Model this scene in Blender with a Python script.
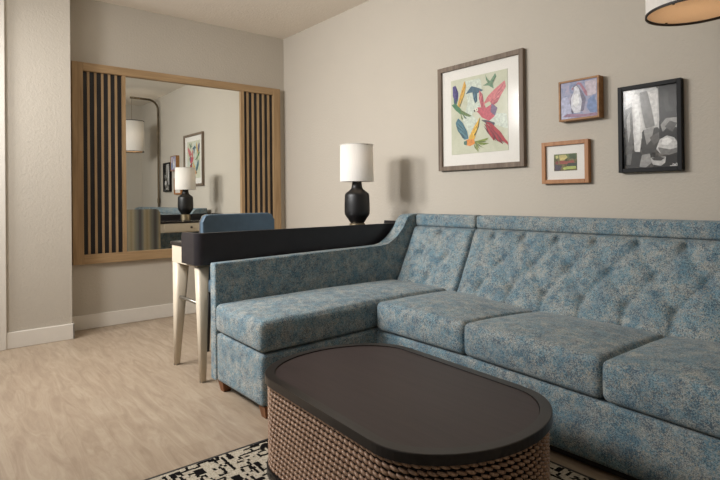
import bpy, bmesh, math, random
from mathutils import Vector, Matrix, noise
random.seed(7)
PI = math.pi
sc = bpy.context.scene
for o in list(bpy.data.objects): bpy.data.objects.remove(o)

# ------------------------------------------------------------------ camera
cd = bpy.data.cameras.new('camera'); cam = bpy.data.objects.new('camera', cd)
sc.collection.objects.link(cam)
Rv = Vector((0.63253997, 0.77445486, -0.01062357)); Uv = Vector((0.01106987, 0.00467511, 0.9999278)); Bv = Vector((0.77444861, -0.6326119, -0.00561592))
cam.matrix_world = Matrix(((Rv.x, Uv.x, Bv.x, 4.5734), (Rv.y, Uv.y, Bv.y, -2.7688), (Rv.z, Uv.z, Bv.z, 1.008), (0, 0, 0, 1)))
cd.sensor_fit = 'HORIZONTAL'; cd.sensor_width = 36; cd.lens = 531.03 * 36 / 720
cd.shift_y = -(240 - 194.04) / 720
cd.clip_start = .02
sc.camera = cam
# ------------------------------------------------------------------ world, lights, exposure
w = bpy.data.worlds.new('world'); sc.world = w; w.use_nodes = True
w.node_tree.nodes['Background'].inputs[0].default_value = (.75, .85, 1, 1)
w.node_tree.nodes['Background'].inputs[1].default_value = .5
vs = sc.view_settings
vs.view_transform = 'Standard'; vs.look = 'None'; vs.gamma = 1; vs.use_curve_mapping = False
vs.exposure = -0.07

def area(name, loc, target, sx, sy, power, col):
    l = bpy.data.lights.new(name, 'AREA'); l.shape = 'RECTANGLE'; l.size = sx; l.size_y = sy
    l.energy = power; l.color = col
    o = bpy.data.objects.new(name, l); sc.collection.objects.link(o); o.location = loc
    o.rotation_euler = (Vector(target) - Vector(loc)).to_track_quat('-Z', 'Y').to_euler()
    return o
k2 = area('softbox_side', (.62, -3.46, 2.15), (1.9, -.5, .5), .42, .5, 27, (1, .985, .97)); k2.data.spread = math.radians(120)  # second unseen softbox, placed to suit the fainter shadow of the desk lamp
k_ = area('softbox_key', (1.60, -3.46, 2.2), (1.75, -.4, .6), .6, .5, 31, (1, .985, .97)); k_.data.spread = math.radians(125)  # unseen photographer's softbox with narrowed spread, stands inside the front wall
area('added_fill', (3.35, -3.46, 1.65), (2.6, 0, 1.2), 1.5, 1.4, 1.5, (.92, .96, 1))  # weak fill lamp, added out of view to lift the shade
area('added_uplight', (2.2, -3.35, 1.9), (2.0, -2.0, 2.59), 1.6, .4, 15, (1, .985, .96))  # uplight added to brighten the ceiling and thin the shadows

# ------------------------------------------------------------------ node helpers
def lin(c):
    return tuple(((v / 255) / 12.92 if v / 255 < .04045 else ((v / 255 + .055) / 1.055) ** 2.4) for v in c) + (1,)
class NM:
    def __init__(s, name):
        s.m = bpy.data.materials.new(name); s.m.use_nodes = True; s.t = s.m.node_tree
        s.p = s.t.nodes['Principled BSDF']; s.out = s.t.nodes['Material Output']
    def n(s, typ, **k):
        x = s.t.nodes.new(typ)
        for a, b in k.items(): setattr(x, a, b)
        return x
    def l(s, a, b): s.t.links.new(a, b)
    def co(s, scale=(1, 1, 1), rot=(0, 0, 0)):
        g = s.n('ShaderNodeNewGeometry'); mp = s.n('ShaderNodeMapping'); mp.inputs['Scale'].default_value = scale; mp.inputs['Rotation'].default_value = rot
        s.l(g.outputs['Position'], mp.inputs['Vector']); return mp.outputs[0]
    def noise(s, v, scale, detail=3, rough=.5, dist=0):
        x = s.n('ShaderNodeTexNoise'); x.inputs['Scale'].default_value = scale; x.inputs['Detail'].default_value = detail
        x.inputs['Roughness'].default_value = rough; x.inputs['Distortion'].default_value = dist
        s.l(v, x.inputs['Vector']); return x.outputs['Fac']
    def ramp(s, f, stops, interp='LINEAR'):
        r = s.n('ShaderNodeValToRGB'); r.color_ramp.interpolation = interp
        e = r.color_ramp.elements
        while len(e) < len(stops): e.new(.5)
        for i, (pz, c) in enumerate(stops): e[i].position = pz; e[i].color = c
        s.l(f, r.inputs[0]); return r.outputs[0]
    def mix(s, f, a, b, typ='MIX'):
        x = s.n('ShaderNodeMix'); x.data_type = 'RGBA'; x.blend_type = typ
        for i, v in ((0, f), (6, a), (7, b)):
            if hasattr(v, 'is_linked'): s.l(v, x.inputs[i])
            else: x.inputs[i].default_value = v
        return x.outputs[2]
    def math(s, op, a, b=0.0):
        x = s.n('ShaderNodeMath', operation=op)
        for i, v in ((0, a), (1, b)):
            if hasattr(v, 'is_linked'): s.l(v, x.inputs[i])
            else: x.inputs[i].default_value = v
        return x.outputs[0]
    def bump(s, h, strength, dist):
        b = s.n('ShaderNodeBump'); b.inputs['Strength'].default_value = strength; b.inputs['Distance'].default_value = dist
        s.l(h, b.inputs['Height']); s.l(b.outputs[0], s.p.inputs['Normal'])
    def base(s, c):
        if hasattr(c, 'is_linked'): s.l(c, s.p.inputs['Base Color'])
        else: s.p.inputs['Base Color'].default_value = c
    def set(s, rough=.5, metal=0, spec=.5):
        s.p.inputs['Roughness'].default_value = rough; s.p.inputs['Metallic'].default_value = metal
        s.p.inputs['Specular IOR Level'].default_value = spec; return s

def plain(name, rgb, rough=.5, metal=0, spec=.5, var=.08, vscale=14):
    m = NM(name); m.set(rough, metal, spec); c = lin(rgb)
    d = tuple(v * (1 - var) for v in c[:3]) + (1,); e = tuple(min(1, v * (1 + var)) for v in c[:3]) + (1,)
    m.base(m.ramp(m.noise(m.co(), vscale), [(.3, d), (.7, e)])); return m.m

def wallmat(name, rgb, bs=.6):
    m = NM(name); m.set(.85, 0, .2); v = m.co(); c = lin(rgb)
    m.base(m.mix(m.noise(v, 3), c, tuple(x * .96 for x in c[:3]) + (1,)))
    m.bump(m.noise(v, 62, 3, .6, .4), bs, .004); return m.m

def wood(name, dark, light, axis=2, rough=.5, sc_=1.0):
    m = NM(name); m.set(rough, 0, .35)
    s = [28 * sc_, 28 * sc_, 28 * sc_]; s[axis] = 1.6 * sc_
    v = m.co(tuple(s)); f = m.noise(v, 1.6, 6, .6, .6); g = m.noise(v, 9, 3)
    c = m.ramp(f, [(.3, lin(dark)), (.7, lin(light))])
    m.base(m.mix(m.math('MULTIPLY', g, .35), c, lin(dark))); m.bump(f, .12, .001); return m.m

def floor_mat():
    m = NM('light_oak_plank_floor'); m.set(.42, 0, .35)
    v = m.co()
    br = m.n('ShaderNodeTexBrick'); br.offset = .37; br.inputs['Scale'].default_value = 1
    br.inputs['Brick Width'].default_value = 1.22; br.inputs['Row Height'].default_value = .18; br.inputs['Mortar Size'].default_value = .0009
    br.inputs['Color1'].default_value = lin((168, 150, 130)); br.inputs['Color2'].default_value = lin((180, 164, 143)); br.inputs['Mortar'].default_value = lin((150, 130, 106))
    m.l(v, br.inputs['Vector'])
    va = m.co((1.3, 9, 1)); f = m.noise(va, 2.2, 8, .62, 1.6)
    g = m.ramp(f, [(.32, lin((138, 121, 102))), (.5, lin((170, 153, 132))), (.68, lin((192, 178, 157)))])
    c = m.mix(.6, br.outputs['Color'], g)
    blot = m.noise(m.co((1, 2.2, 1)), 3.2, 5, .6, 1)
    c = m.mix(m.math('MULTIPLY', blot, .5), c, lin((146, 124, 106)))
    fine = m.noise(m.co((4, 60, 1)), 3, 4, .7)
    c = m.mix(m.ramp(fine, [(.55, (0, 0, 0, 1)), (.75, (.4, .4, .4, 1))]), c, lin((138, 120, 98)))
    m.base(c); m.bump(fine, .08, .001); return m.m

def fabric_mat():
    m = NM('blue_heathered_upholstery'); m.set(.9, 0, .15)
    m.p.inputs['Sheen Weight'].default_value = .15
    v = m.co()
    big = m.noise(v, 17, 5, .7, .5); mid = m.noise(v, 95, 3, .75); fine = m.noise(v, 330, 2, .6)
    vo = m.n('ShaderNodeTexVoronoi'); vo.inputs['Scale'].default_value = 210; m.l(v, vo.inputs['Vector'])
    fine = m.math('ADD', m.math('MULTIPLY', fine, .6), m.math('MULTIPLY', vo.outputs['Distance'], .5))
    blue = m.ramp(fine, [(.32, lin((74, 102, 114))), (.68, lin((134, 162, 172)))])
    beige = m.ramp(fine, [(.32, lin((116, 126, 128))), (.68, lin((178, 180, 174)))])
    k = m.math('ADD', m.math('MULTIPLY', big, 1.7), m.math('MULTIPLY', mid, 1.7))
    f = m.ramp(m.math('SUBTRACT', k, 1.2), [(.33, (0, 0, 0, 1)), (.67, (1, 1, 1, 1))])
    c = m.mix(f, blue, beige)
    c = m.mix(m.ramp(m.noise(v, 10, 3, .6), [(.48, (0, 0, 0, 1)), (.66, (.55, .55, .55, 1))]), c, lin((86, 120, 138)))
    g = m.n('ShaderNodeNewGeometry'); sx = m.n('ShaderNodeSeparateXYZ'); m.l(g.outputs['Position'], sx.inputs[0])
    wa = m.math('SINE', m.math('MULTIPLY', sx.outputs[0], 2 * PI / .0062)); wb = m.math('SINE', m.math('MULTIPLY', m.math('ADD', sx.outputs[1], sx.outputs[2]), 2 * PI / .0062))
    c = m.mix(m.math('MULTIPLY', m.math('GREATER_THAN', m.math('MULTIPLY', wa, wb), .15), .28), c, lin((44, 62, 76)))
    # dark and tan flecks of the weave, gathered in loose patches
    fl = m.math('ADD', m.math('MULTIPLY', m.noise(v, 210, 3, .65), .75), m.math('MULTIPLY', m.noise(v, 26, 3, .6), .35))
    fl2 = m.math('ADD', m.math('MULTIPLY', m.noise(m.co((1, 1, 1), (1, 1, 1)), 170, 2, .6), .75), m.math('MULTIPLY', m.noise(m.co((1, 1, 1), (2, 1, 1)), 14, 3, .6), .3))
    c = m.mix(m.ramp(fl, [(.555, (0, 0, 0, 1)), (.62, (.8, .65, .65, 1))]), c, lin((40, 60, 82)))
    c = m.mix(m.ramp(fl2, [(.57, (0, 0, 0, 1)), (.66, (.45, .45, .45, 1))]), c, lin((184, 172, 146)))
    m.base(c)
    m.bump(m.math('ADD', m.math('MULTIPLY', fine, .6), mid), .35, .002); return m.m

def rug_mat():
    m = NM('cream_rug_with_black_dashes'); m.set(.97, 0, .05)
    g = m.n('ShaderNodeNewGeometry'); nz = m.n('ShaderNodeTexNoise'); nz.inputs['Scale'].default_value = 70; m.l(g.outputs['Position'], nz.inputs['Vector'])
    sc1 = m.n('ShaderNodeVectorMath', operation='SCALE'); m.l(nz.outputs['Color'], sc1.inputs[0]); sc1.inputs['Scale'].default_value = .010
    ad = m.n('ShaderNodeVectorMath', operation='ADD'); m.l(g.outputs['Position'], ad.inputs[0]); m.l(sc1.outputs[0], ad.inputs[1])
    def dash(cx_, cy_, lo, off):
        o2 = m.n('ShaderNodeVectorMath', operation='ADD'); m.l(ad.outputs[0], o2.inputs[0]); o2.inputs[1].default_value = (off, off * .7, 0)
        sn = m.n('ShaderNodeVectorMath', operation='SNAP'); m.l(o2.outputs[0], sn.inputs[0]); sn.inputs[1].default_value = (cx_, cy_, 10)
        wn = m.n('ShaderNodeTexWhiteNoise'); m.l(sn.outputs[0], wn.inputs['Vector'])
        return m.math('GREATER_THAN', wn.outputs['Value'], lo)
    a = m.math('MAXIMUM', dash(.040, .011, .68, 0), dash(.016, .011, .84, .4)); b = m.math('MAXIMUM', dash(.011, .036, .66, .2), dash(.024, .011, .88, .9))
    ck = m.ramp(m.noise(m.co((7, 7, 1)), 1.4, 1), [(.48, (0, 0, 0, 1)), (.5, (1, 1, 1, 1))])
    f = m.mix(ck, a, b)
    cream = m.ramp(m.noise(m.co(), 160, 2), [(.3, lin((158, 148, 130))), (.7, lin((205, 196, 178)))])
    m.base(m.mix(f, cream, lin((22, 20, 20)))); m.bump(m.noise(m.co(), 400, 2), .6, .003); return m.m

def stripe_mat():
    m = NM('striped_woven_fabric'); m.set(.95, 0, .1)
    g = m.n('ShaderNodeNewGeometry'); s = m.n('ShaderNodeSeparateXYZ'); m.l(g.outputs['Position'], s.inputs[0])
    y = m.math('FRACT', m.math('MULTIPLY', m.math('ADD', s.outputs[1], 2.035), 1 / .16))
    T, G, D, B = lin((178, 168, 144)), lin((146, 144, 130)), lin((92, 90, 94)), lin((126, 130, 126))
    c = m.ramp(y, [(0, D), (.10, D), (.2, B), (.34, T), (.5, lin((162, 148, 118))), (.62, T), (.74, G), (.88, B), (1, D)])
    m.base(m.mix(m.math('MULTIPLY', m.noise(m.co((1, 40, 260)), 1, 2), .4), c, lin((110, 104, 92)))); return m.m

def glass_mat():
    m = NM('picture_glass'); t = m.n('ShaderNodeBsdfTransparent'); g = m.n('ShaderNodeBsdfGlossy'); g.inputs['Roughness'].default_value = .14
    f = m.n('ShaderNodeFresnel'); f.inputs[0].default_value = 1.45; x = m.n('ShaderNodeMixShader')
    ge = m.n('ShaderNodeNewGeometry'); front = m.math('SUBTRACT', 1.0, ge.outputs['Backfacing'])
    m.l(m.math('MULTIPLY', m.math('MULTIPLY', f.outputs[0], .5), front), x.inputs[0]); m.l(t.outputs[0], x.inputs[1]); m.l(g.outputs[0], x.inputs[2]); m.l(x.outputs[0], m.out.inputs[0]); return m.m

def shade_mat(name, rgb, tr=.5):
    m = NM(name); d = m.n('ShaderNodeBsdfDiffuse'); t = m.n('ShaderNodeBsdfTranslucent'); x = m.n('ShaderNodeMixShader'); x.inputs[0].default_value = tr
    c = m.ramp(m.noise(m.co((60, 60, 6)), 3, 3), [(.3, tuple(v * .95 for v in lin(rgb)[:3]) + (1,)), (.7, lin(rgb))])
    m.l(c, d.inputs[0]); m.l(c, t.inputs[0]); m.l(d.outputs[0], x.inputs[1]); m.l(t.outputs[0], x.inputs[2]); m.l(x.outputs[0], m.out.inputs[0]); return m.m

def print_mat(name, stops, scale, det=5):
    m = NM(name); m.set(.6, 0, .2); m.base(m.ramp(m.noise(m.co(), scale, det, .65, .8), stops)); return m.m

M = dict(
    wall=wallmat('beige_wall_paint', (195, 187, 174)), ceil=wallmat('ceiling_paint', (244, 235, 222), .9),
    base=plain('trim_paint', (228, 222, 212), .45, var=.02), floor=floor_mat(), fabric=fabric_mat(), rug=rug_mat(), stripe=stripe_mat(),
    oak=wood('oak_frame_wood', (150, 122, 88), (188, 158, 120)), oakh=wood('oak_frame_wood_horizontal', (150, 122, 88), (188, 158, 120), 1),
    black=plain('black_backing', (26, 24, 26), .5), espresso=wood('espresso_wood', (46, 36, 36), (60, 48, 48), 0, .42),
    rim=wood('espresso_rim_wood', (30, 26, 25), (42, 37, 35), 0, .30), console=plain('black_console_laminate', (34, 31, 35), .36, spec=.5, var=.12),
    cream=plain('cream_lacquer', (206, 194, 174), .4, var=.02), dktop=plain('dark_desk_top', (30, 27, 28), .25),
    steel=plain('brushed_steel', (150, 146, 138), .35, .9), bronze=plain('aged_bronze', (92, 80, 62), .45, .7),
    gold=plain('brushed_pale_gold', (176, 160, 132), .35, .9), ceramic=plain('matte_black_ceramic', (22, 21, 22), .42, var=.1),
    leather=plain('slate_blue_leather', (80, 100, 116), .45, var=.1), footw=wood('brown_foot_wood', (92, 58, 36), (140, 92, 58)),
    wicker=wood('woven_rattan', (120, 90, 70), (198, 164, 138), 2, .30, 3), wickerback=plain('dark_weave_backing', (38, 24, 18), .9),
    white=plain('white_mat_board', (226, 222, 214), .8, var=.01), grey_frame=wood('weathered_grey_wood', (96, 82, 70), (140, 124, 108), 2, .6),
    grey_frame_h=wood('weathered_grey_wood_horizontal', (96, 82, 70), (140, 124, 108), 0, .6),
    amber=wood('amber_frame_wood', (150, 100, 60), (186, 136, 92)), honey=wood('honey_frame_wood', (128, 88, 50), (176, 130, 82), 0),
    blackf=plain('black_frame_lacquer', (14, 14, 15), .55, spec=.25), glass=glass_mat(),
    shade=shade_mat('cream_linen_shade', (250, 246, 240), .22), diff=shade_mat('shade_diffuser', (246, 226, 202), .6),
    darktrim=plain('dark_shade_trim', (40, 32, 28), .6), piping=plain('dark_seam', (36, 52, 66), .9),
)
mir = NM('mirror_silver'); mir.set(.0, 1, .5); mir.p.inputs['Base Color'].default_value = (.86, .87, .84, 1); M['mirror'] = mir.m
M['windowpane'] = glass_mat()

# ------------------------------------------------------------------ mesh helpers
OFF = {}
def obj(name, bm, mat, parent=None, smooth=False, mats=None):
    me = bpy.data.meshes.new(name)
    if parent is not None:
        off = OFF[parent.name]
        for v in bm.verts: v.co -= off
    bmesh.ops.recalc_face_normals(bm, faces=bm.faces) if mats is None else None
    bm.to_mesh(me); bm.free()
    for mm in (mats or [mat]): me.materials.append(mm)
    o = bpy.data.objects.new(name, me); sc.collection.objects.link(o)
    if smooth:
        for f in me.polygons: f.use_smooth = True
    if parent is not None:
        o.parent = parent; OFF[o.name] = OFF[parent.name]
    return o
def thing(name, label, cat, loc, group=None):
    o = bpy.data.objects.new(name, None); sc.collection.objects.link(o); o.location = loc; o.empty_display_size = .1
    o['label'] = label; o['category'] = cat
    if group: o['group'] = group
    OFF[o.name] = Vector(loc); return o
def struct(name, bm, mat, parent=None):
    o = obj(name, bm, mat, parent)
    if parent is None: o['kind'] = 'structure'; OFF[o.name] = Vector((0, 0, 0))
    return o
def B(): return bmesh.new()
def box(bm, a, b, bev=0, seg=2):
    a = Vector(a); b = Vector(b); c = (a + b) / 2; s = b - a
    r = bmesh.ops.create_cube(bm, size=1, matrix=Matrix.Translation(c) @ Matrix.Diagonal((abs(s.x), abs(s.y), abs(s.z), 1)))
    if bev:
        ed = list({e for v in r['verts'] for e in v.link_edges})
        bmesh.ops.bevel(bm, geom=ed, offset=bev, segments=seg, profile=.5, affect='EDGES')
    return bm
def bxo(name, a, b, mat, parent, bev=0, smooth=False): return obj(name, box(B(), a, b, bev), mat, parent, smooth)
def tube(bm, pts, r, seg=12, closed=False, cap=True):
    pts = [Vector(q) for q in pts]; n = len(pts); rings = []; prev = None
    for i, q in enumerate(pts):
        if closed: t = pts[(i + 1) % n] - pts[i - 1]
        else: t = (pts[min(i + 1, n - 1)] - pts[max(i - 1, 0)])
        t.normalize()
        u = Vector((0, 0, 1)).cross(t) if prev is None else prev - t * prev.dot(t)
        if u.length < 1e-4: u = Vector((1, 0, 0)).cross(t)
        u.normalize(); prev = u; v = t.cross(u); rr = r[i] if isinstance(r, (list, tuple)) else r
        rings.append([bm.verts.new(q + (u * math.cos(a) + v * math.sin(a)) * rr) for a in [2 * PI * k / seg for k in range(seg)]])
    for i in range(n if closed else n - 1):
        A, C = rings[i], rings[(i + 1) % n]
        for k in range(seg): bm.faces.new((A[k], A[(k + 1) % seg], C[(k + 1) % seg], C[k]))
    if cap and not closed: bm.faces.new(rings[0][::-1]); bm.faces.new(rings[-1])
    return bm
def lathe(bm, c, prof, seg=48, cap=True):
    rings = [[bm.verts.new((c[0] + r * math.cos(2 * PI * k / seg), c[1] + r * math.sin(2 * PI * k / seg), c[2] + z)) for k in range(seg)] for r, z in prof]
    for A, C in zip(rings, rings[1:]):
        for k in range(seg): bm.faces.new((A[k], A[(k + 1) % seg], C[(k + 1) % seg], C[k]))
    if cap: bm.faces.new(rings[0][::-1]); bm.faces.new(rings[-1])
    return bm
def rbox(bm, a, b, r, n=(24, 24, 10), fn=None):
    """rounded cushion: a subdivided box pushed to a corner radius r, then shaped by fn(p, u)"""
    a = Vector(a); b = Vector(b); c = (a + b) / 2; h = (b - a) / 2
    vm = {}
    def vert(i, j, k):
        if (i, j, k) in vm: return vm[(i, j, k)]
        u = Vector((2 * i / n[0] - 1, 2 * j / n[1] - 1, 2 * k / n[2] - 1))
        # denser rows near edges
        u = Vector([math.sin(q * PI / 2) * .45 + q * .55 for q in u])
        q = Vector((u.x * h.x, u.y * h.y, u.z * h.z))
        inn = Vector([max(-(h[m_] - r), min(h[m_] - r, q[m_])) for m_ in range(3)])
        d = q - inn
        if d.length > 1e-9:
            mx = max(abs(d.x), abs(d.y), abs(d.z)); q = inn + d.normalized() * mx
        p_ = c + q
        if fn: p_ = fn(p_, u)
        v = bm.verts.new(p_); vm[(i, j, k)] = v; return v
    for ax in range(3):
        o1, o2 = [q for q in range(3) if q != ax]
        for side in (0, n[ax]):
            for i in range(n[o1]):
                for j in range(n[o2]):
                    def idx(x, y):
                        t = [0, 0, 0]; t[ax] = side; t[o1] = x; t[o2] = y; return vert(*t)
                    bm.faces.new((idx(i, j), idx(i + 1, j), idx(i + 1, j + 1), idx(i, j + 1)))
    return bm
def prism(bm, poly, ax, lo, hi, bev=0):
    """extrude a 2D outline along axis ax (0: poly is (y,z); 1: (x,z); 2: (x,y))"""
    def P(q, t): return {0: (t, q[0], q[1]), 1: (q[0], t, q[1]), 2: (q[0], q[1], t)}[ax]
    A = [bm.verts.new(P(q, lo)) for q in poly]; C = [bm.verts.new(P(q, hi)) for q in poly]
    n = len(poly); fs = [bm.faces.new(A), bm.faces.new(C[::-1])]
    for i in range(n): bm.faces.new((A[i], A[(i + 1) % n], C[(i + 1) % n], C[i]))
    if bev:
        ed = list({e for f in fs for e in f.edges}); bmesh.ops.bevel(bm, geom=ed, offset=bev, segments=3, profile=.5, affect='EDGES')
    return bm

# ------------------------------------------------------------------ the room
H = 2.59; XR = 4.78; YF = -3.6; T = .12
struct('floor', box(B(), (-T, YF - T, -.1), (XR + T, T, 0)), M['floor'])
struct('ceiling', box(B(), (-T, YF - T, H), (XR + T, T, H + .1)), M['ceil'])
struct('wall_left', box(B(), (-T, -1.951, 0), (0, 0, H)), M['wall'])
struct('wall_back', box(B(), (-T, 0, 0), (XR + T, T, H)), M['wall'])
struct('wall_left_front', box(B(), (-T, YF, 0), (.25, -1.951, H), 0), M['wall'])
struct('wall_right', box(B(), (XR, YF, 0), (XR + T, 0, H)), M['wall'])
fw_ = B()
W1x0, W1x1, W1z0, W1z1 = .35, 2.10, .85, 2.45
W2x0, W2x1 = 2.5, 4.2
for a, b in (((-T, YF - T, 0), (W1x0, YF, H)), ((W1x1, YF - T, 0), (W2x0, YF, H)), ((W2x1, YF - T, 0), (XR + T, YF, H)),
             ((W1x0, YF - T, 0), (W1x1, YF, W1z0)), ((W1x0, YF - T, W1z1), (W1x1, YF, H)), ((W2x0, YF - T, 0), (W2x1, YF, W1z0)), ((W2x0, YF - T, W1z1), (W2x1, YF, H))):
    box(fw_, a, b)
struct('wall_front', fw_, M['wall'])
for i, (x0, x1) in enumerate(((W1x0, W1x1), (W2x0, W2x1))):
    f = B(); t = .05
    box(f, (x0, YF - .08, W1z0), (x0 + t, YF - .03, W1z1)); box(f, (x1 - t, YF - .08, W1z0), (x1, YF - .03, W1z1))
    box(f, (x0 + t, YF - .08, W1z0), (x1 - t, YF - .03, W1z0 + t)); box(f, (x0 + t, YF - .08, W1z1 - t), (x1 - t, YF - .03, W1z1))
    wo = struct('added_window_%d' % (i + 1), f, M['base'])  # invented window, put in behind the area lamps as their source
    obj('pane', box(B(), (x0 + t, YF - .058, W1z0 + t), (x1 - t, YF - .052, W1z1 - t)), M['windowpane'], wo)
def bb(name, a, b):
    struct(name, box(B(), a, b, .004), M['base'])
bb('baseboard_left', (0, -1.945, 0), (.013, -.013, .112))
bb('baseboard_back', (0, -.013, 0), (XR, 0, .112))
bb('baseboard_left_front', (.25, -2.352, 0), (.264, -1.937, .112))
bb('baseboard_left_return', (.0, -1.951, 0), (.264, -1.937, .112))
bb('baseboard_right', (XR - .013, YF, 0), (XR, -.013, .112))
struct('trim_1', box(B(), (.25, -2.44, 0), (.272, -2.352, H), .004), M['base'])
struct('door_1', box(B(), (.25, -3.25, 0), (.262, -2.44, 2.16), .003), M['base'])
struct('trim_2', box(B(), (.25, -3.34, 0), (.272, -3.25, H), .004), M['base'])

# ------------------------------------------------------------------ rug
rg = B(); box(rg, (2.622, -3.4, .001), (4.62, -.967, .009))
rug = thing('area_rug', 'cream rug with black dashes lying under the oval coffee table', 'rug', (3.6, -2.2, 0))
obj('pile', rg, M['rug'], rug)
e = B()
for a, b in (((2.61, -3.412, .001), (2.622, -.955, .009)), ((4.62, -3.412, .001), (4.632, -.955, .009)), ((2.622, -.967, .001), (4.62, -.955, .009)), ((2.622, -3.412, .001), (4.62, -3.4, .009))): box(e, a, b)
obj('binding', e, M['black'], rug)['label'] = 'thin black bound edge'

# ------------------------------------------------------------------ mirror
mr = thing('wall_mirror', 'large oak-framed mirror with black slatted side panels, hung beside desk', 'mirror', (0, -1, .5))
fy0, fy1, fz0, fz1 = -1.903, -.068, .509, 2.076
for y0_, y1_ in ((fy0, fy0 + .078), (fy1 - .078, fy1)): bxo('frame_stile', (.001, y0_, fz0), (.042, y1_, fz1), M['oak'], mr, .002)
for z0_, z1_ in ((fz0, fz0 + .074), (fz1 - .064, fz1)): bxo('frame_rail', (.001, fy0 + .078, z0_), (.042, fy1 - .078, z1_), M['oakh'], mr, .002)
iz0, iz1 = fz0 + .074, fz1 - .064
ly0, ly1, ry0, ry1 = fy0 + .078, -1.538, -.456, fy1 - .078
for (a, b) in ((ly0, ly1), (ry0, ry1)):
    bk = bxo('slat_panel', (.001, a, iz0), (.014, b, iz1), M['black'], mr)
    bw_ = .0325; sw = (b - a - 6 * bw_) / 5
    for k in range(5): bxo('slat', (.0145, a + bw_ * (k + 1) + sw * k, iz0), (.022, a + bw_ * (k + 1) + sw * (k + 1), iz1), M['oak'], bk, .001)
bxo('inner_stile', (.001, ly1, iz0), (.038, ly1 + .028, iz1), M['oak'], mr, .001)
bxo('inner_stile', (.001, ry0 - .034, iz0), (.038, ry0, iz1), M['oak'], mr, .001)
g = B(); my0, my1 = ly1 + .028, ry0 - .034; th = math.radians(-.4); box(g, (.004, my0, iz0), (.012, my1, iz1))
for v in g.verts:
    if v.co.x > .01: v.co.x = .018 - math.tan(th) * (v.co.y + 1) * 1.0
obj('mirror_glass', g, M['mirror'], mr)

# ------------------------------------------------------------------ desk
dk = thing('desk', 'cream desk with raised black edge panel standing behind the sofa', 'desk', (1.55, -.8, 0))
bxo('desktop', (1.378, -1.635, .735), (1.775, -.02, .756), M['dktop'], dk, .003)
ap = bxo('apron', (1.386, -1.628, .632), (1.765, -.03, .735), M['cream'], dk, .003)
for yy in (-1.18, -.45):
    d_ = bxo('drawer', (1.377, yy - .3, .64), (1.3855, yy + .3, .73), M['cream'], dk, .002)
    obj('pull', tube(B(), [(1.361, yy, .685), (1.377, yy, .685)], .011, 16), M['black'], d_)
# raised panel: L-shaped outline with rounded near corner, extruded
out = []; r = .045
out += [(1.828, -.004)]
for k in range(9): a = k / 8 * PI / 2; out.append((1.828 - r + r * math.cos(a), -1.655 + r - r * math.sin(a)))
out += [(1.612, -1.655), (1.612, -1.637)]
for k in range(9): a = PI / 2 - k / 8 * PI / 2; out.append((1.80 - r + .018 + (r - .02) * math.cos(a), -1.637 + r - .018 - (r - .02) * math.sin(a)))
out += [(1.81, -.004)]
pn = prism(B(), out, 2, .648, .822)
ed = [e_ for e_ in pn.edges if all(v.co.x < 1.62 and v.co.z > .8 for v in e_.verts)]   # rounded top corner at the free end
bmesh.ops.bevel(pn, geom=ed, offset=.028, segments=6, profile=.5, affect='EDGES')
obj('raised_edge_panel', pn, M['console'], dk)
bxo('wall_end_panel', (1.50, -.022, .757), (1.81, -.003, .826), M['console'], dk, .003)
def leg(x, y, w0, w1, z1, dx=0):
    bm = B(); n = 24
    lo = [(w1 * .5 * math.copysign(abs(math.cos(a)) ** .5, math.cos(a)), w1 * .5 * math.copysign(abs(math.sin(a)) ** .5, math.sin(a))) for a in [2 * PI * k / n + .001 for k in range(n)]]
    A = [bm.verts.new((x + dx + q[0], y + q[1], 0)) for q in lo]; C = [bm.verts.new((x + q[0] * w0 / w1, y + q[1] * w0 / w1, z1)) for q in lo]
    bm.faces.new(A); bm.faces.new(C[::-1])
    for k in range(n): bm.faces.new((A[k], A[(k + 1) % n], C[(k + 1) % n], C[k]))
    return bm
for (x, y, dx) in ((1.430, -1.59, -.080), (1.752, -1.596, .004), (1.430, -.09, -.080), (1.752, -.09, .004)):
    lg = obj('leg', leg(x, y, .085 if x < 1.5 else .068, .032, .632, dx), M['cream'], dk, True)
    obj('leg_tip', lathe(B(), (x + dx, y, 0), [(.0185, .0), (.0185, .008)], 20), M['steel'], lg)
for y in (-1.597, -.09): obj('stretcher', tube(B(), [(1.375, y, .425), (1.735, y, .425)], .009), M['steel'], dk, True)

# ------------------------------------------------------------------ desk chair
ch = thing('desk_chair', 'slate blue leather chair with striped back pushed under the desk', 'chair', (1.4, -1.11, 0))
cy0, cy1 = -1.384, -.85; cm = (cy0 + cy1) / 2
def curve_back(p_, u):
    q = p_.copy(); v = (q.y - cm) / ((cy1 - cy0) / 2)
    q.x += .035 * v * v - (q.z - .5) * .12 * 0; return q
def chback(bm, x0, x1):
    # outline with rounded top corners, curved in plan
    prof = []; R = .05
    ys = [cy0 + (cy1 - cy0) * k / 24 for k in range(25)]
    def top(y):
        d = min(y - cy0, cy1 - y)
        return .904 if d >= R else .904 - R + math.sqrt(max(0, R * R - (R - d) ** 2))
    F = [];
    for side, x in ((0, x0), (1, x1)):
        rows = []
        for y in ys:
            t = top(y); v = (y - cm) / ((cy1 - cy0) / 2)
            rows.append([bm.verts.new((x + .03 * v * v, y, .46 + (t - .46) * j / 8)) for j in range(9)])
        F.append(rows)
    n = len(ys)
    for rows in F:
        for i in range(n - 1):
            for j in range(8): bm.faces.new((rows[i][j], rows[i + 1][j], rows[i + 1][j + 1], rows[i][j + 1]))
    a, b = F
    for i in range(n - 1):
        bm.faces.new((a[i][0], a[i + 1][0], b[i + 1][0], b[i][0])); bm.faces.new((a[i][8], a[i + 1][8], b[i + 1][8], b[i][8]))
    for i in (0, n - 1):
        for j in range(8): bm.faces.new((a[i][j], a[i][j + 1], b[i][j + 1], b[i][j]))
    return bm
bk = obj('backrest', chback(B(), 1.19, 1.235), M['leather'], ch)
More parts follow.
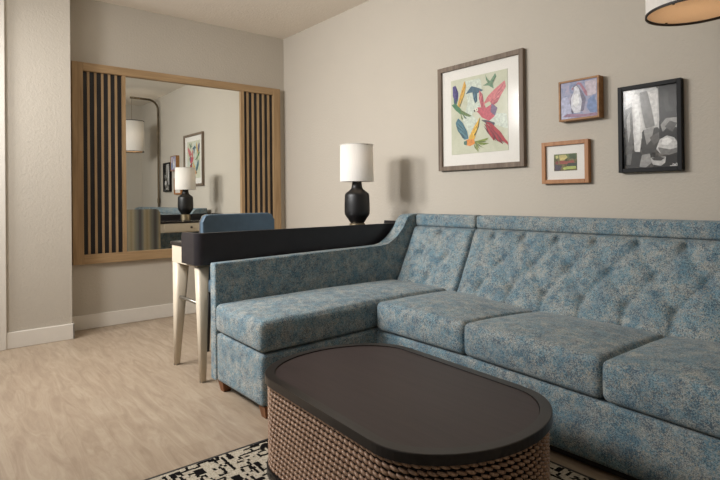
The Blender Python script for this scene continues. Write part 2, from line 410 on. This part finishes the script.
bv = bk.modifiers.new('bevel', 'BEVEL'); bv.width = .008; bv.segments = 3; bv.limit_method = 'ANGLE'
obj('back_cover', chback(B(), 1.178, 1.189), M['stripe'], ch)['label'] = 'striped fabric on rear of backrest'
obj('seat', rbox(B(), (1.235, cy0 + .01, .40), (1.69, cy1 - .01, .48), .03, (14, 14, 6)), M['leather'], ch, True)
for x, y in ((1.24, cy0 + .05), (1.24, cy1 - .05), (1.62, cy0 + .05), (1.62, cy1 - .05)):
    obj('leg', tube(B(), [(x, y, .41), (x + (.01 if x > 1.4 else -.03), y, 0)], [.018, .012]), M['black'], ch, True)

# ------------------------------------------------------------------ desk lamp
lx, ly, lz = 1.655, -.412, .756
lp = thing('table_lamp', 'black ceramic table lamp with white drum shade standing on the desk', 'lamp', (lx, ly, lz))
obj('foot', lathe(B(), (lx, ly, lz), [(.053, .0005), (.055, .004), (.055, .066), (.048, .070)]), M['gold'], lp)['label'] = 'brushed pale gold foot'
prof = [(.046, .0705), (.052, .076), (.066, .098), (.080, .118), (.0875, .132), (.0895, .156), (.0888, .21), (.0870, .262), (.084, .274), (.076, .284), (.054, .300), (.041, .312), (.037, .328), (.032, .366), (.032, .382)]
obj('body', lathe(B(), (lx, ly, lz), prof), M['ceramic'], lp, True)
sh = obj('shade', lathe(B(), (lx, ly, lz), [(.119, .361), (.116, .620), (.1145, .620), (.1175, .361), (.119, .361)], 64, False), M['shade'], lp, True)
obj('shade_ring', tube(B(), [(lx + .117 * math.cos(a), ly + .117 * math.sin(a), lz + .619) for a in [2 * PI * k / 48 for k in range(48)]], .0025, 8, True), M['white'], sh)
sp = B(); tube(sp, [(lx, ly, lz + .375), (lx, ly, lz + .59)], .005, 8)
for k in range(3): a = 2 * PI * k / 3; tube(sp, [(lx, ly, lz + .59), (lx + .117 * math.cos(a), ly + .117 * math.sin(a), lz + .615)], .002, 6)
obj('harp', sp, M['steel'], lp)
obj('bulb', lathe(B(), (lx, ly, lz + .41), [(.012, 0), (.014, .02), (.03, .055), (.03, .07), (.02, .088), (.004, .095)], 20), M['white'], lp, True)
def bulb(name, loc, p_, col, r):
    l = bpy.data.lights.new(name, 'POINT'); l.energy = p_; l.color = col; l.shadow_soft_size = r
    o = bpy.data.objects.new(name, l); sc.collection.objects.link(o); o.location = loc; return o
bulb('table_lamp_light', (lx, ly + .0, lz + .545), 0.45, (1, .74, .48), .03)

# ------------------------------------------------------------------ arc floor lamp
ax_, ay_ = 3.80, -.428; zb, zt = 1.724, 2.180
fl = thing('arc_floor_lamp', 'bronze arc floor lamp with hanging cream drum shade above the sofa', 'lamp', (3.82, -.055, 0))
px_, py_ = 3.81, -.036
obj('base', box(B(), (3.66, -.053, 0), (3.98, -.018, .03), .004), M['bronze'], fl)
pts = [(px_, py_, .03), (px_, py_, 1.0), (px_, py_, 2.35)]
tx, ty = ax_ - px_, ay_ - py_; L = math.hypot(tx, ty); tx /= L; ty /= L; R = .15
for k in range(1, 9): a = k / 8 * PI / 2; d = R - R * math.cos(a); pts.append((px_ + tx * d, py_ + ty * d, 2.385 + R * math.sin(a)))
pts.append((ax_ + tx * .02, ay_ + ty * .02, 2.537))
obj('pole', tube(B(), pts, .016, 14), M['bronze'], fl, True)
obj('collar', lathe(B(), (px_, py_, .95), [(.020, 0), (.020, .07)], 20), M['bronze'], fl)
obj('cord', tube(B(), [(ax_, ay_, 2.53), (ax_, ay_, 2.12)], .0018, 8), M['bronze'], fl)
SR = .172
s2 = obj('shade', lathe(B(), (ax_, ay_, 0), [(SR, zb), (SR, zt), (SR - .002, zt), (SR - .002, zb), (SR, zb)], 80, False), M['shade'], fl, True)
for z in (zb, zt): obj('shade_trim', lathe(B(), (ax_, ay_, 0), [(SR - .003, z - .0045), (SR + .0025, z - .0045), (SR + .0025, z + .0045), (SR - .003, z + .0045), (SR - .003, z - .0045)], 80, False), M['darktrim'], s2)
df = obj('diffuser', lathe(B(), (ax_, ay_, zb), [(SR - .006, .004), (SR - .006, .007)], 80), M['diff'], fl)
for a in (math.radians(150), math.radians(262), math.radians(330), math.radians(60)): obj('diffuser_screw', lathe(B(), (ax_ + (SR - .016) * math.cos(a), ay_ + (SR - .016) * math.sin(a), zb - .003), [(.004, 0), (.005, .006)], 12), M['bronze'], df)
sp = B()
for k in range(3): a = 2 * PI * k / 3; tube(sp, [(ax_, ay_, 2.13), (ax_ + SR * .985 * math.cos(a), ay_ + SR * .985 * math.sin(a), 2.19)], .002, 6)
obj('spider', sp, M['steel'], fl)
bulb('arc_lamp_light', (ax_, ay_, 1.98), 1.7, (1, .88, .74), .05)

# ------------------------------------------------------------------ sofa
def sag(x): return -.006 * min(1, max(0, x - 2.6) / .6) - .034 * max(0, x - 3.08)
sf = thing('sectional_sofa', 'blue heathered sectional sofa with tufted back, standing against the wall', 'sofa', (3.1, -.6, 0))
FB = M['fabric']; XE = 4.37
YS = -.91; XC = 2.43; YN = -1.6
# left arm panel with a sweep up to the back
pr = [(YN, .058), (YN, .650)]
pr += [(YN + .004, .657), (-1.2, .667), (-.85, .677), (-.55, .684), (-.45, .688), (-.40, .697), (-.355, .713), (-.32, .736), (-.29, .766), (-.262, .806), (-.24, .845), (-.222, .870), (-.20, .882), (-.17, .888), (-.055, .888), (-.055, .058)]
pr = [(a, b + (.010 * min(1, max(0, (-a - .45) / 1.1)) if b > .5 else 0)) for a, b in pr]
pm = prism(B(), pr, 0, 1.872, 1.935, .008)
for v in pm.verts:
    if v.co.x > 1.905 and v.co.y > -.75: v.co.x += .037 * min(1, max(0, (v.co.y + .75) / .45))
obj('left_arm', pm, FB, sf)
pr2 = [(YS + .02, .058), (YS + .02, .60)] + [(-.75, .62), (-.55, .64), (-.45, .665), (-.38, .71), (-.31, .78), (-.262, .83), (-.222, .870), (-.17, .888), (-.055, .888), (-.055, .058)]
obj('right_arm', prism(B(), pr2, 0, XE - .065, XE, .008), FB, sf)
# bases
bs = B()
rbox(bs, (1.936, YN + .004, .058), (XC - .004, YS + .3, .305), .012, (16, 24, 10), lambda q, u: q - Vector((0, 0, .012 * (u.x + 1) / 2 * max(0, u.z) * min(1, max(0, -q.y - .9) / .5))))
obj('return_base', bs, FB, sf, True)
bs = B(); rbox(bs, (1.99, YS, .040), (XE - .066, -.10, .294), .012, (60, 12, 10), lambda q, u: q + Vector((0, 0, sag(q.x) * max(0, u.z))))
obj('front_base', bs, FB, sf, True)
bs = B(); box(bs, (2.0, YS + .035, .009), (XE - .08, -.12, .0395))
obj('plinth', bs, M['black'], sf)
# seat cushions
def cushion(name, x0, x1, y0, y1, z0=.300, z1=.449, crown=.026, freex=(1, 1)):
    cx, cyy = (x0 + x1) / 2, (y0 + y1) / 2
    def fn(q, u):
        e = (1 - abs(u.x) ** 2.6) * (1 - abs(u.y) ** 2.6)
        if u.z > 0: q.z += crown * e * u.z
        if u.y < 0: q.y -= .010 * (1 - u.z * u.z) * (1 - u.x ** 4) * min(1, -u.y * 1.4)
        q.x += .003 * math.copysign(1, u.x) * (1 - u.z * u.z) * abs(u.x) ** 6
        if x0 > 2: t_ = (u.y + 1) / 2; q.z += sag(q.x) * (1 - t_) - .034 * t_ * min(1, max(0, (q.x - 2.43) / .55))
        elif u.y < .5: q.z -= .012 * (u.x + 1) / 2 * min(1, (.5 - u.y))
        q.z += .0025 * noise.noise(Vector((q.x * 6, q.y * 6, 3.1))) * max(0, u.z)
        return q
    bm = rbox(B(), (x0, y0, z0), (x1, y1, z1), .026, (44, 40, 14), fn)
    o = obj(name, bm, FB, sf, True)
    # welt seam along the upper front edge
    return o
c1 = cushion('seat_cushion', 1.940, XC - .001, YN - .004, -.345, .314, .458)
c2 = cushion('seat_cushion', XC + .005, 3.024, YS - .014, -.335)
c3 = cushion('seat_cushion', 3.0255, 3.648, YS - .014, -.335)
c4 = cushion('seat_cushion', 3.6495, XE - .069, YS - .014, -.335)
# top rail and frame
for x0, x1 in ((1.975, 2.488), (2.494, XE - .068)):
    obj('top_rail', rbox(B(), (x0, -.158, .805), (x1, -.056, .888), .02, (30, 8, 8)), FB, sf, True)
bxo('back_frame', (1.99, -.125, .309), (XE - .07, -.057, .80), FB, sf)
# tufted back panels
def seg_d(p_, a, b):
    ax, az = a; bx, bz = b; dx, dz = bx - ax, bz - az
    t = max(0, min(1, ((p_[0] - ax) * dx + (p_[1] - az) * dz) / (dx * dx + dz * dz + 1e-12)))
    return math.hypot(p_[0] - ax - dx * t, p_[1] - az - dz * t)
def tufted(name, x0, x1, r13, r2, zt=.806, zb=.375):
    Z1, Z2, Z3 = .766, .635, .500
    vert = [((x, Z1), (x, zt + .02)) for x in r13] + [((x, Z3), (x, zb - .02)) for x in r13]
    segs = []; nodes = [(x, Z1) for x in r13] + [(x, Z2) for x in r2] + [(x, Z3) for x in r13]
    for x in r13: segs += [((x, Z1), (x, zt + .02)), ((x, Z3), (x, zb - .02))]
    for x in r13:
        for y in r2:
            if abs(x - y) < .13: segs += [((x, Z1), (y, Z2)), ((y, Z2), (x, Z3))]
    nx, nz = int((x1 - x0) / .0085), 48
    bm = B(); Fv = []; Bk = []
    for i in range(nx + 1):
        x = x0 + (x1 - x0) * i / nx; cf = []; cb = []
        for j in range(nz + 1):
            t = j / nz; z = zb + (zt - zb) * t
            y = -.352 + (.352 - .162) * max(0, (z - .425) / (.806 - .425)) ** .92
            d = min([seg_d((x, z), a, b) for a, b in segs if min(a[0], b[0]) - .12 < x < max(a[0], b[0]) + .12] or [.1])
            dv = min([seg_d((x, z), a, b) for a, b in vert if abs(a[0] - x) < .1] or [.1])
            dn = min(math.hypot(x - a, z - b) for a, b in nodes)
            ed = min(x - x0, x1 - x, zt - z)
            h = .013 * (1 - math.exp(-(d / .036) ** 1.3)) - .003 * math.exp(-(d / .005) ** 2) - .024 * math.exp(-(dn / .025) ** 2) - .008 * math.exp(-(dv / .010) ** 2) + .006 * noise.noise(Vector((x * 9, z * 9, 5)))
            h = h + .004
            k = math.sqrt(max(0, 1 - (1 - min(1, ed / .028)) ** 2))
            y = y - h * k + .022 * (1 - k)
            cf.append(bm.verts.new((x, y, z))); cb.append(bm.verts.new((x, min(-.127, y + .12), z)))
        Fv.append(cf); Bk.append(cb)
    for G in (Fv, Bk):
        for i in range(nx):
            for j in range(nz): bm.faces.new((G[i][j], G[i + 1][j], G[i + 1][j + 1], G[i][j + 1]))
    for i in range(nx):
        for j in (0, nz): bm.faces.new((Fv[i][j], Fv[i + 1][j], Bk[i + 1][j], Bk[i][j]))
    for j in range(nz):
        for i in (0, nx): bm.faces.new((Fv[i][j], Fv[i][j + 1], Bk[i][j + 1], Bk[i][j]))
    return obj(name, bm, FB, sf, True)
tufted('tufted_back_panel', 1.975, 2.488, [2.22], [2.105, 2.33])
tufted('tufted_back_panel', 2.494, XE - .068, [2.64 + .205 * k for k in range(9)], [2.7425 + .205 * k for k in range(8)])
# feet
for x, y in ((1.955, -1.555), (2.395, -1.555), (1.955, -.15), (4.25, -.15), (4.25, -.86)):
    bm = B(); rr = [(.030, .0575), (.019, .0005)]
    vs_ = []
    for s_, z in rr: vs_.append([bm.verts.new((x + a * s_, y + b * s_, z if x < 4 or z > .01 else .0095)) for a, b in ((-1, -1), (1, -1), (1, 1), (-1, 1))])
    bm.faces.new(vs_[0]); bm.faces.new(vs_[1][::-1])
    for k in range(4): bm.faces.new((vs_[0][k], vs_[0][(k + 1) % 4], vs_[1][(k + 1) % 4], vs_[1][k]))
    obj('foot', bm, M['footw'], sf)

# ------------------------------------------------------------------ coffee table
CX, CY, CA, CB, CN, ROT = 3.234, -1.532, .528, .323, .232, -.057
def outline(n_end=40, n_side=30, off=0.0, step=None):
    a, b, n = CA + off, CB + off, CN + off * .6
    pts = []
    for k in range(n_end): t = -PI / 2 + PI * k / n_end; pts.append((a - n + n * math.cos(t), b * math.sin(t)))
    for k in range(n_side): pts.append(((a - n) * (1 - 2 * k / n_side), b))
    for k in range(n_end): t = -PI / 2 + PI * k / n_end; pts.append((-(a - n) - n * math.cos(t), -b * math.sin(t)))
    for k in range(n_side): pts.append(((a - n) * (2 * k / n_side - 1), -b))
    c, s = math.cos(ROT), math.sin(ROT)
    return [(CX + x * c - y * s, CY + x * s + y * c) for x, y in pts]
ct = thing('coffee_table', 'oval coffee table with dark wood top and woven rattan sides on rug', 'table', (CX, CY, .009))
ZT = .37
def ring(name, o_out, o_in, z0, z1, mat, bev=.003):
    bm = B(); A = outline(off=o_out); C = outline(off=o_in)
    n = len(A); L_ = []
    for (P_, z) in ((A, z0), (A, z1), (C, z1), (C, z0)): L_.append([bm.verts.new((q[0], q[1], z)) for q in P_])
    es = []
    for m_ in range(4):
        for i in range(n):
            f_ = bm.faces.new((L_[m_][i], L_[m_][(i + 1) % n], L_[(m_ + 1) % 4][(i + 1) % n], L_[(m_ + 1) % 4][i]))
    if bev:
        ed = [e_ for e_ in bm.edges if {e_.verts[0], e_.verts[1]} <= set(L_[1])]
        bmesh.ops.bevel(bm, geom=ed, offset=bev, segments=2, profile=.5, affect='EDGES')
    return obj(name, bm, mat, ct)
ring('rim', 0, -.033, ZT - .028, ZT, M['rim'])
bm = prism(B(), outline(off=-.0345), 2, ZT - .026, ZT - .0035); obj('tabletop', bm, M['espresso'], ct)
ring('base_ring', -.004, -.03, .0095, .038, M['rim'], .002)
bm = prism(B(), outline(off=-.024), 2, .0385, ZT - .029); obj('weave_backing', bm, M['wickerback'], ct)
# resample outline at even steps
def even(pts, step):
    n = len(pts); cum = [0]
    for i in range(n): cum.append(cum[-1] + math.dist(pts[i], pts[(i + 1) % n]))
    N = round(cum[-1] / step); res = []; j = 0
    for k in range(N):
        s = cum[-1] * k / N
        while cum[j + 1] < s: j += 1
        t = (s - cum[j]) / (cum[j + 1] - cum[j]); a = pts[j]; b = pts[(j + 1) % n]
        d = Vector((b[0] - a[0], b[1] - a[1])).normalized()
        res.append((a[0] + (b[0] - a[0]) * t, a[1] + (b[1] - a[1]) * t, d.y, -d.x))
    return res
L0 = outline(off=-.0165); per = sum(math.dist(L0[i], L0[(i + 1) % len(L0)]) for i in range(len(L0)))
stakes = even(L0, per / round(per / .0243))
bm = B(); rows = 17; dz = (ZT - .029 - .039) / rows
for r_ in range(rows):
    zc = .039 + dz * (r_ + .5)
    sh_ = even(L0, per / len(stakes) / 4)[(r_ % 4)::4] if r_ % 4 else stakes
    for (x, y, nx_, ny_) in sh_:
        tx_, ty_ = -ny_, nx_; pts = []; rad = []
        for q in range(7):
            u = q / 3 - 1; l_ = .0135 * u
            o_ = .0042 * (1 - u * u); pts.append((x + tx_ * l_ + nx_ * o_, y + ty_ * l_ + ny_ * o_, zc - .0042 * u)); rad.append(.0010 + .0044 * math.sqrt(1 - (u * .93) ** 2))
        tube(bm, pts, rad, 7)
obj('woven_side', bm, M['wicker'], ct, True)

# ------------------------------------------------------------------ pictures
def frame4(bm, x0, x1, z0, z1, w_, d, y=-.0015, bev=.0015):
    for a, b in (((x0, y - d, z0), (x0 + w_, y, z1)), ((x1 - w_, y - d, z0), (x1, y, z1)), ((x0 + w_, y - d, z0), (x1 - w_, y, z0 + w_)), ((x0 + w_, y - d, z1 - w_), (x1 - w_, y, z1))):
        box(bm, a, b, bev)
    return bm
def art(name, polys, quad, rect, y, parent, bgmat, th=.0012):
    """a flat print: background panel plus thin painted shapes; sketch coordinates are normalised by quad (TL,TR,BR,BL)"""
    x0, x1, z0, z1 = rect; (TL, TR, BR, BL) = quad
    bm = B(); mats = [bgmat]; box(bm, (x0, y, z0), (x1, y + .003, z1))
    for f_ in bm.faces: f_.material_index = 0
    cm_ = {}
    for li, (rgb, pts) in enumerate(polys):
        if rgb not in cm_: cm_[rgb] = len(mats); mats.append(plain(name + '_ink', rgb, .6, var=.22, vscale=60))
        vv = []
        for (px, py) in pts:
            u = (px - TL[0]) / (TR[0] - TL[0]); u = max(0, min(1, u))
            top = TL[1] + (TR[1] - TL[1]) * u; bot = BL[1] + (BR[1] - BL[1]) * u
            v = max(0, min(1, (bot - py) / (bot - top)))
            vv.append((x0 + (x1 - x0) * u, z0 + (z1 - z0) * v))
        # smooth outline by one Chaikin pass
        n = len(vv); sm = []
        for i in range(n):
            a, b = vv[i], vv[(i + 1) % n]
            sm += [(a[0] * .93 + b[0] * .07, a[1] * .93 + b[1] * .07), (a[0] * .07 + b[0] * .93, a[1] * .07 + b[1] * .93)]
        yy = y - .0002 - .00004 * li
        try:
            f_ = bm.faces.new([bm.verts.new((q[0], yy, q[1])) for q in sm]); f_.normal_update(); f_.normal_flip() if f_.normal.y > 0 else None; f_.material_index = cm_[rgb]
        except ValueError: pass
    bmesh.ops.triangulate(bm, faces=[f_ for f_ in bm.faces if len(f_.verts) > 4])
    return obj(name, bm, None, parent, mats=mats)

p1 = thing('framed_picture', 'large framed print of colourful parrots in flight, greyish wood frame', 'picture', (2.43, 0, 1.18))
obj('frame', frame4(B(), 2.09, 2.766, 1.18, 1.882, .03, .03), M['grey_frame'], p1)
bxo('mat_board', (2.12, -.014, 1.21), (2.736, -.004, 1.852), M['white'], p1)
Qb = ((35, 90), (335, 20), (342, 440), (38, 478))
P, I = [], None
parr = [((196, 204, 190), [(110, 90), (200, 70), (215, 200), (150, 260), (190, 300), (160, 400), (100, 300), (130, 200)]),
        ((196, 204, 190), [(230, 250), (330, 250), (335, 330), (240, 300)]),
        ((84, 74, 128), [(45, 120), (62, 112), (78, 150), (75, 190), (62, 205), (45, 170)]), ((60, 110, 96), [(50, 175), (75, 185), (65, 220), (50, 205)]),
        ((206, 160, 66), [(112, 85), (122, 112), (105, 180), (88, 225), (68, 232), (75, 200), (95, 140)]), ((130, 130, 100), [(95, 150), (108, 165), (88, 225), (78, 215)]),
        ((70, 120, 84), [(38, 216), (60, 206), (85, 228), (100, 245), (90, 264), (60, 242)]), ((96, 118, 70), [(85, 236), (152, 268), (135, 274), (92, 262)]), ((96, 118, 70), [(88, 250), (104, 292), (92, 284)]), ((60, 90, 80), [(92, 250), (125, 285), (112, 282)]),
        ((66, 96, 112), [(118, 156), (150, 112), (190, 122), (214, 132), (200, 140), (182, 150), (182, 190), (170, 202), (160, 178), (156, 145), (135, 150)]),
        ((104, 136, 108), [(212, 110), (238, 92), (222, 48), (237, 75), (250, 85), (275, 43), (282, 60), (262, 95), (268, 124), (240, 108)]),
        ((196, 112, 114), [(322, 80), (328, 112), (302, 160), (285, 195), (262, 212), (245, 190), (212, 208), (235, 165), (270, 128)]), ((170, 84, 92), [(300, 150), (285, 195), (262, 212), (250, 190), (275, 165)]),
        ((190, 96, 104), [(192, 133), (207, 150), (217, 200), (228, 230), (206, 242), (195, 190)]), ((184, 84, 96), [(165, 237), (185, 222), (225, 225), (262, 200), (285, 225), (270, 267), (242, 292), (205, 275), (185, 250)]),
        ((110, 92, 120), [(255, 200), (285, 222), (272, 265), (250, 245)]), ((60, 56, 70), [(200, 288), (230, 288), (272, 300), (265, 322), (235, 310)]),
        ((150, 30, 44), [(222, 295), (250, 300), (300, 348), (338, 405), (318, 400), (270, 345)]), ((120, 24, 40), [(215, 305), (240, 325), (300, 385), (312, 412), (285, 395), (240, 355)]), ((96, 24, 40), [(212, 315), (225, 330), (270, 380), (266, 395), (232, 352)]), ((164, 40, 50), [(240, 305), (262, 310), (334, 398), (336, 415), (300, 375)]),
        ((64, 108, 122), [(75, 283), (60, 310), (72, 350), (108, 395), (132, 388), (125, 350), (100, 305)]), ((40, 76, 92), [(62, 320), (75, 350), (100, 388), (112, 384), (85, 345)]),
        ((214, 168, 60), [(196, 272), (165, 320), (133, 382), (140, 408), (165, 388), (185, 330)]), ((60, 84, 70), [(196, 272), (188, 325), (168, 372), (160, 366), (180, 320)]),
        ((212, 132, 56), [(113, 402), (130, 390), (162, 390), (168, 412), (140, 427), (110, 420)]), ((70, 110, 96), [(106, 404), (124, 398), (122, 424), (106, 420)]),
        ((126, 142, 56), [(160, 402), (242, 378), (215, 402)]), ((110, 128, 50), [(162, 402), (242, 408), (214, 418)]), ((126, 142, 56), [(162, 406), (228, 440), (192, 424)]), ((104, 120, 50), [(160, 410), (186, 458), (164, 432)])]
def fan(base, a, b, n, cols, w_=.32):
    for i in range(n):
        t = (i + .5) / n; tip = (a[0] + (b[0] - a[0]) * t, a[1] + (b[1] - a[1]) * t); dx, dy = tip[0] - base[0], tip[1] - base[1]
        L_ = math.hypot(dx, dy); px, py = -dy / L_ * L_ * w_ / n, dx / L_ * L_ * w_ / n
        m_ = (base[0] + dx * .62, base[1] + dy * .62)
        parr.append((cols[i % len(cols)], [base, (m_[0] + px, m_[1] + py), tip, (m_[0] - px, m_[1] - py)]))
fan((250, 208), (318, 84), (298, 176), 9, [(206, 124, 124), (168, 84, 92), (190, 104, 108)], .42)
fan((205, 235), (190, 138), (212, 150), 4, [(206, 124, 124), (160, 76, 88)], .3)
fan((222, 300), (335, 410), (262, 396), 7, [(168, 34, 44), (96, 22, 38), (140, 30, 44)], .34)
fan((132, 386), (74, 292), (66, 340), 5, [(86, 128, 138), (48, 86, 100)], .34)
fan((165, 402), (244, 384), (182, 458), 7, [(132, 146, 60), (84, 100, 44), (112, 128, 54)], .4)
fan((62, 212), (46, 122), (72, 122), 4, [(92, 80, 140), (64, 60, 108)], .3)
fan((80, 226), (116, 90), (120, 120), 3, [(216, 172, 80), (178, 130, 50)], .16)
fan((140, 400), (194, 280), (188, 320), 3, [(222, 180, 72), (186, 138, 48)], .16)
fan((172, 135), (176, 200), (160, 180), 3, [(84, 118, 132), (52, 78, 96)], .3)
fan((244, 104), (226, 56), (236, 74), 3, [(120, 150, 118), (88, 120, 94)], .3); fan((250, 108), (278, 48), (268, 90), 3, [(120, 150, 118), (88, 120, 94)], .3)
parr += [((226, 214, 196), [(168, 232), (184, 226), (188, 240), (174, 246)]), ((30, 26, 26), [(177, 232), (181, 231), (181, 236), (177, 237)]), ((44, 40, 38), [(163, 238), (170, 236), (171, 248), (165, 246)])]
art('parrot_print', parr, Qb, (2.198, 2.648, 1.285, 1.784), -.0165, p1, print_mat('pale_green_paper', [(.35, lin((190, 192, 168))), (.65, lin((204, 204, 184)))], 8))
bxo('glass', (2.12, -.0245, 1.21), (2.736, -.0225, 1.852), M['glass'], p1); p1.location.x -= .009

p2 = thing('framed_picture', 'small painting of a white bird on lavender ground in honey wood frame', 'picture', (3.11, 0, 1.41))
obj('frame', frame4(B(), 3.003, 3.232, 1.412, 1.632, .011, .05), M['honey'], p2)
Qc = ((8, 100), (297, 48), (300, 360), (10, 385))
bird = [((176, 178, 200), [(10, 220), (60, 200), (90, 280), (90, 380), (10, 383)]), ((190, 178, 186), [(200, 80), (290, 60), (290, 180), (220, 200)]),
        ((120, 138, 176), [(225, 225), (270, 190), (292, 260), (290, 340), (240, 330), (215, 290)]), ((170, 120, 134), [(95, 140), (150, 84), (172, 90), (218, 160), (222, 200), (205, 190), (165, 110), (150, 100), (104, 150)]),
        ((120, 116, 134), [(108, 120), (135, 100), (175, 150), (210, 220), (190, 320), (100, 322), (82, 250), (95, 190), (118, 165)]),
        ((206, 206, 212), [(115, 128), (135, 112), (155, 130), (165, 180), (178, 240), (165, 330), (115, 335), (92, 290), (90, 220), (105, 180), (118, 160)]), ((226, 226, 226), [(120, 185), (150, 180), (158, 250), (130, 290), (105, 260)]),
        ((150, 120, 140), [(20, 365), (60, 340), (200, 345), (290, 335), (296, 357), (150, 368)]), ((96, 92, 110), [(98, 300), (110, 330), (104, 345), (92, 320)])]
art('bird_canvas', bird, Qc, (3.014, 3.221, 1.423, 1.621), -.046, p2, print_mat('lavender_paint', [(.3, lin((120, 134, 166))), (.5, lin((164, 166, 188))), (.7, lin((190, 176, 190)))], 26)); p2.location.x -= .008

p3 = thing('framed_picture', 'small framed garden picture with wide white mat, topped by bird painting', 'picture', (3.02, 0, 1.07))
p3['label'] = 'small landscape print with wide white mat in light amber wood frame'
obj('frame', frame4(B(), 2.882, 3.160, 1.072, 1.307, .022, .03), M['amber'], p3)
bxo('mat_board', (2.904, -.016, 1.094), (3.138, -.004, 1.285), M['white'], p3)
land = [((96, 108, 60), [(130, 155), (330, 150), (330, 190), (250, 200), (130, 200)]), ((190, 176, 110), [(170, 165), (230, 160), (250, 185), (215, 215), (180, 215)]), ((70, 84, 48), [(260, 160), (320, 155), (325, 205), (270, 200)]),
        ((150, 76, 60), [(172, 222), (205, 214), (240, 224), (300, 214), (312, 238), (240, 250), (180, 248)]), ((72, 64, 74), [(130, 252), (200, 262), (180, 310), (132, 312)]), ((170, 180, 96), [(204, 285), (245, 272), (322, 270), (325, 294), (215, 303)]), ((56, 62, 50), [(250, 240), (330, 240), (330, 268), (240, 270)]),
        ((196, 190, 120), [(140, 172), (160, 165), (168, 190), (146, 198)]), ((128, 60, 56), [(140, 225), (165, 220), (168, 250), (140, 248)])]
art('landscape_print', land, ((125, 155), (330, 150), (330, 310), (128, 315)), (2.952, 3.088, 1.142, 1.236), -.0175, p3, print_mat('landscape_paint', [(.35, lin((60, 62, 50))), (.5, lin((112, 104, 70))), (.65, lin((140, 128, 96)))], 50))
bxo('glass', (2.904, -.0245, 1.094), (3.138, -.0225, 1.285), M['glass'], p3); p3.location.x -= .009

p4 = thing('framed_picture', 'black-framed black-and-white print of a statue, hat and bowl', 'picture', (3.46, 0, 1.117))
obj('frame', frame4(B(), 3.312, 3.606, 1.117, 1.551, .020, .035), M['blackf'], p4)
Qd = ((15, 55), (290, 10), (290, 440), (25, 450))
G = lambda g: (g, g - 2, g - 6)
bw = [(G(188), [(16, 56), (195, 25), (200, 250), (120, 300), (20, 250)]), (G(225), [(16, 54), (80, 44), (60, 110), (18, 140)]), (G(206), [(140, 60), (192, 40), (190, 225), (165, 225), (150, 130)]), (G(120), [(100, 60), (140, 50), (160, 130), (178, 230), (130, 245), (110, 150)]),
      (G(100), [(25, 150), (60, 130), (66, 250), (60, 360), (40, 380), (25, 320)]), (G(170), [(30, 200), (48, 160), (52, 260), (40, 320)]), (G(214), [(66, 75), (85, 66), (100, 80), (98, 110), (112, 190), (122, 240), (108, 300), (100, 365), (72, 362), (66, 260), (70, 170), (62, 110)]),
      (G(236), [(74, 120), (92, 118), (104, 220), (98, 300), (78, 300)]), (G(30), [(196, 24), (290, 10), (290, 200), (200, 210)]), (G(52), [(215, 40), (250, 60), (240, 110), (270, 150), (230, 160)]),
      (G(60), [(112, 255), (195, 235), (200, 330), (150, 380), (110, 370)]), (G(150), [(120, 255), (175, 228), (160, 300), (135, 330)]), (G(90), [(150, 290), (200, 260), (205, 300), (170, 330)]),
      (G(26), [(198, 200), (290, 180), (290, 300), (240, 290), (198, 300)]), (G(150), [(205, 225), (232, 190), (288, 185), (288, 240), (245, 230), (215, 262)]), (G(84), [(225, 235), (250, 205), (285, 215), (262, 262)]),
      (G(200), [(182, 350), (200, 300), (235, 280), (270, 290), (290, 325), (290, 360), (262, 380), (205, 375)]), (G(120), [(190, 340), (250, 352), (290, 340), (290, 365), (262, 382), (205, 376)]), (G(228), [(212, 300), (240, 288), (262, 305), (240, 330), (210, 328)]),
      (G(52), [(60, 368), (100, 364), (130, 400), (120, 446), (30, 448), (28, 400)]), (G(150), [(110, 380), (150, 372), (160, 420), (130, 444), (96, 440)]), (G(30), [(230, 385), (290, 365), (290, 440), (160, 445)]), (G(110), [(30, 380), (60, 370), (50, 430), (28, 430)]),
      (G(188), [(152, 395), (230, 388), (226, 420), (205, 436), (165, 430)]), (G(60), [(158, 398), (190, 388), (226, 394), (205, 410), (170, 408)]), (G(220), [(262, 424), (266, 422), (264, 434), (260, 436)]), (G(220), [(268, 428), (274, 424), (276, 434), (270, 436)]), (G(220), [(278, 420), (283, 424), (288, 434), (281, 435)]), (G(200), [(248, 434), (292, 434), (292, 437), (248, 438)])]
art('monochrome_print', bw, Qd, (3.332, 3.586, 1.137, 1.531), -.0165, p4, print_mat('charcoal_paper', [(.35, lin((50, 48, 46))), (.65, lin((120, 116, 110)))], 30))
bxo('glass', (3.332, -.026, 1.137), (3.586, -.024, 1.531), M['glass'], p4)
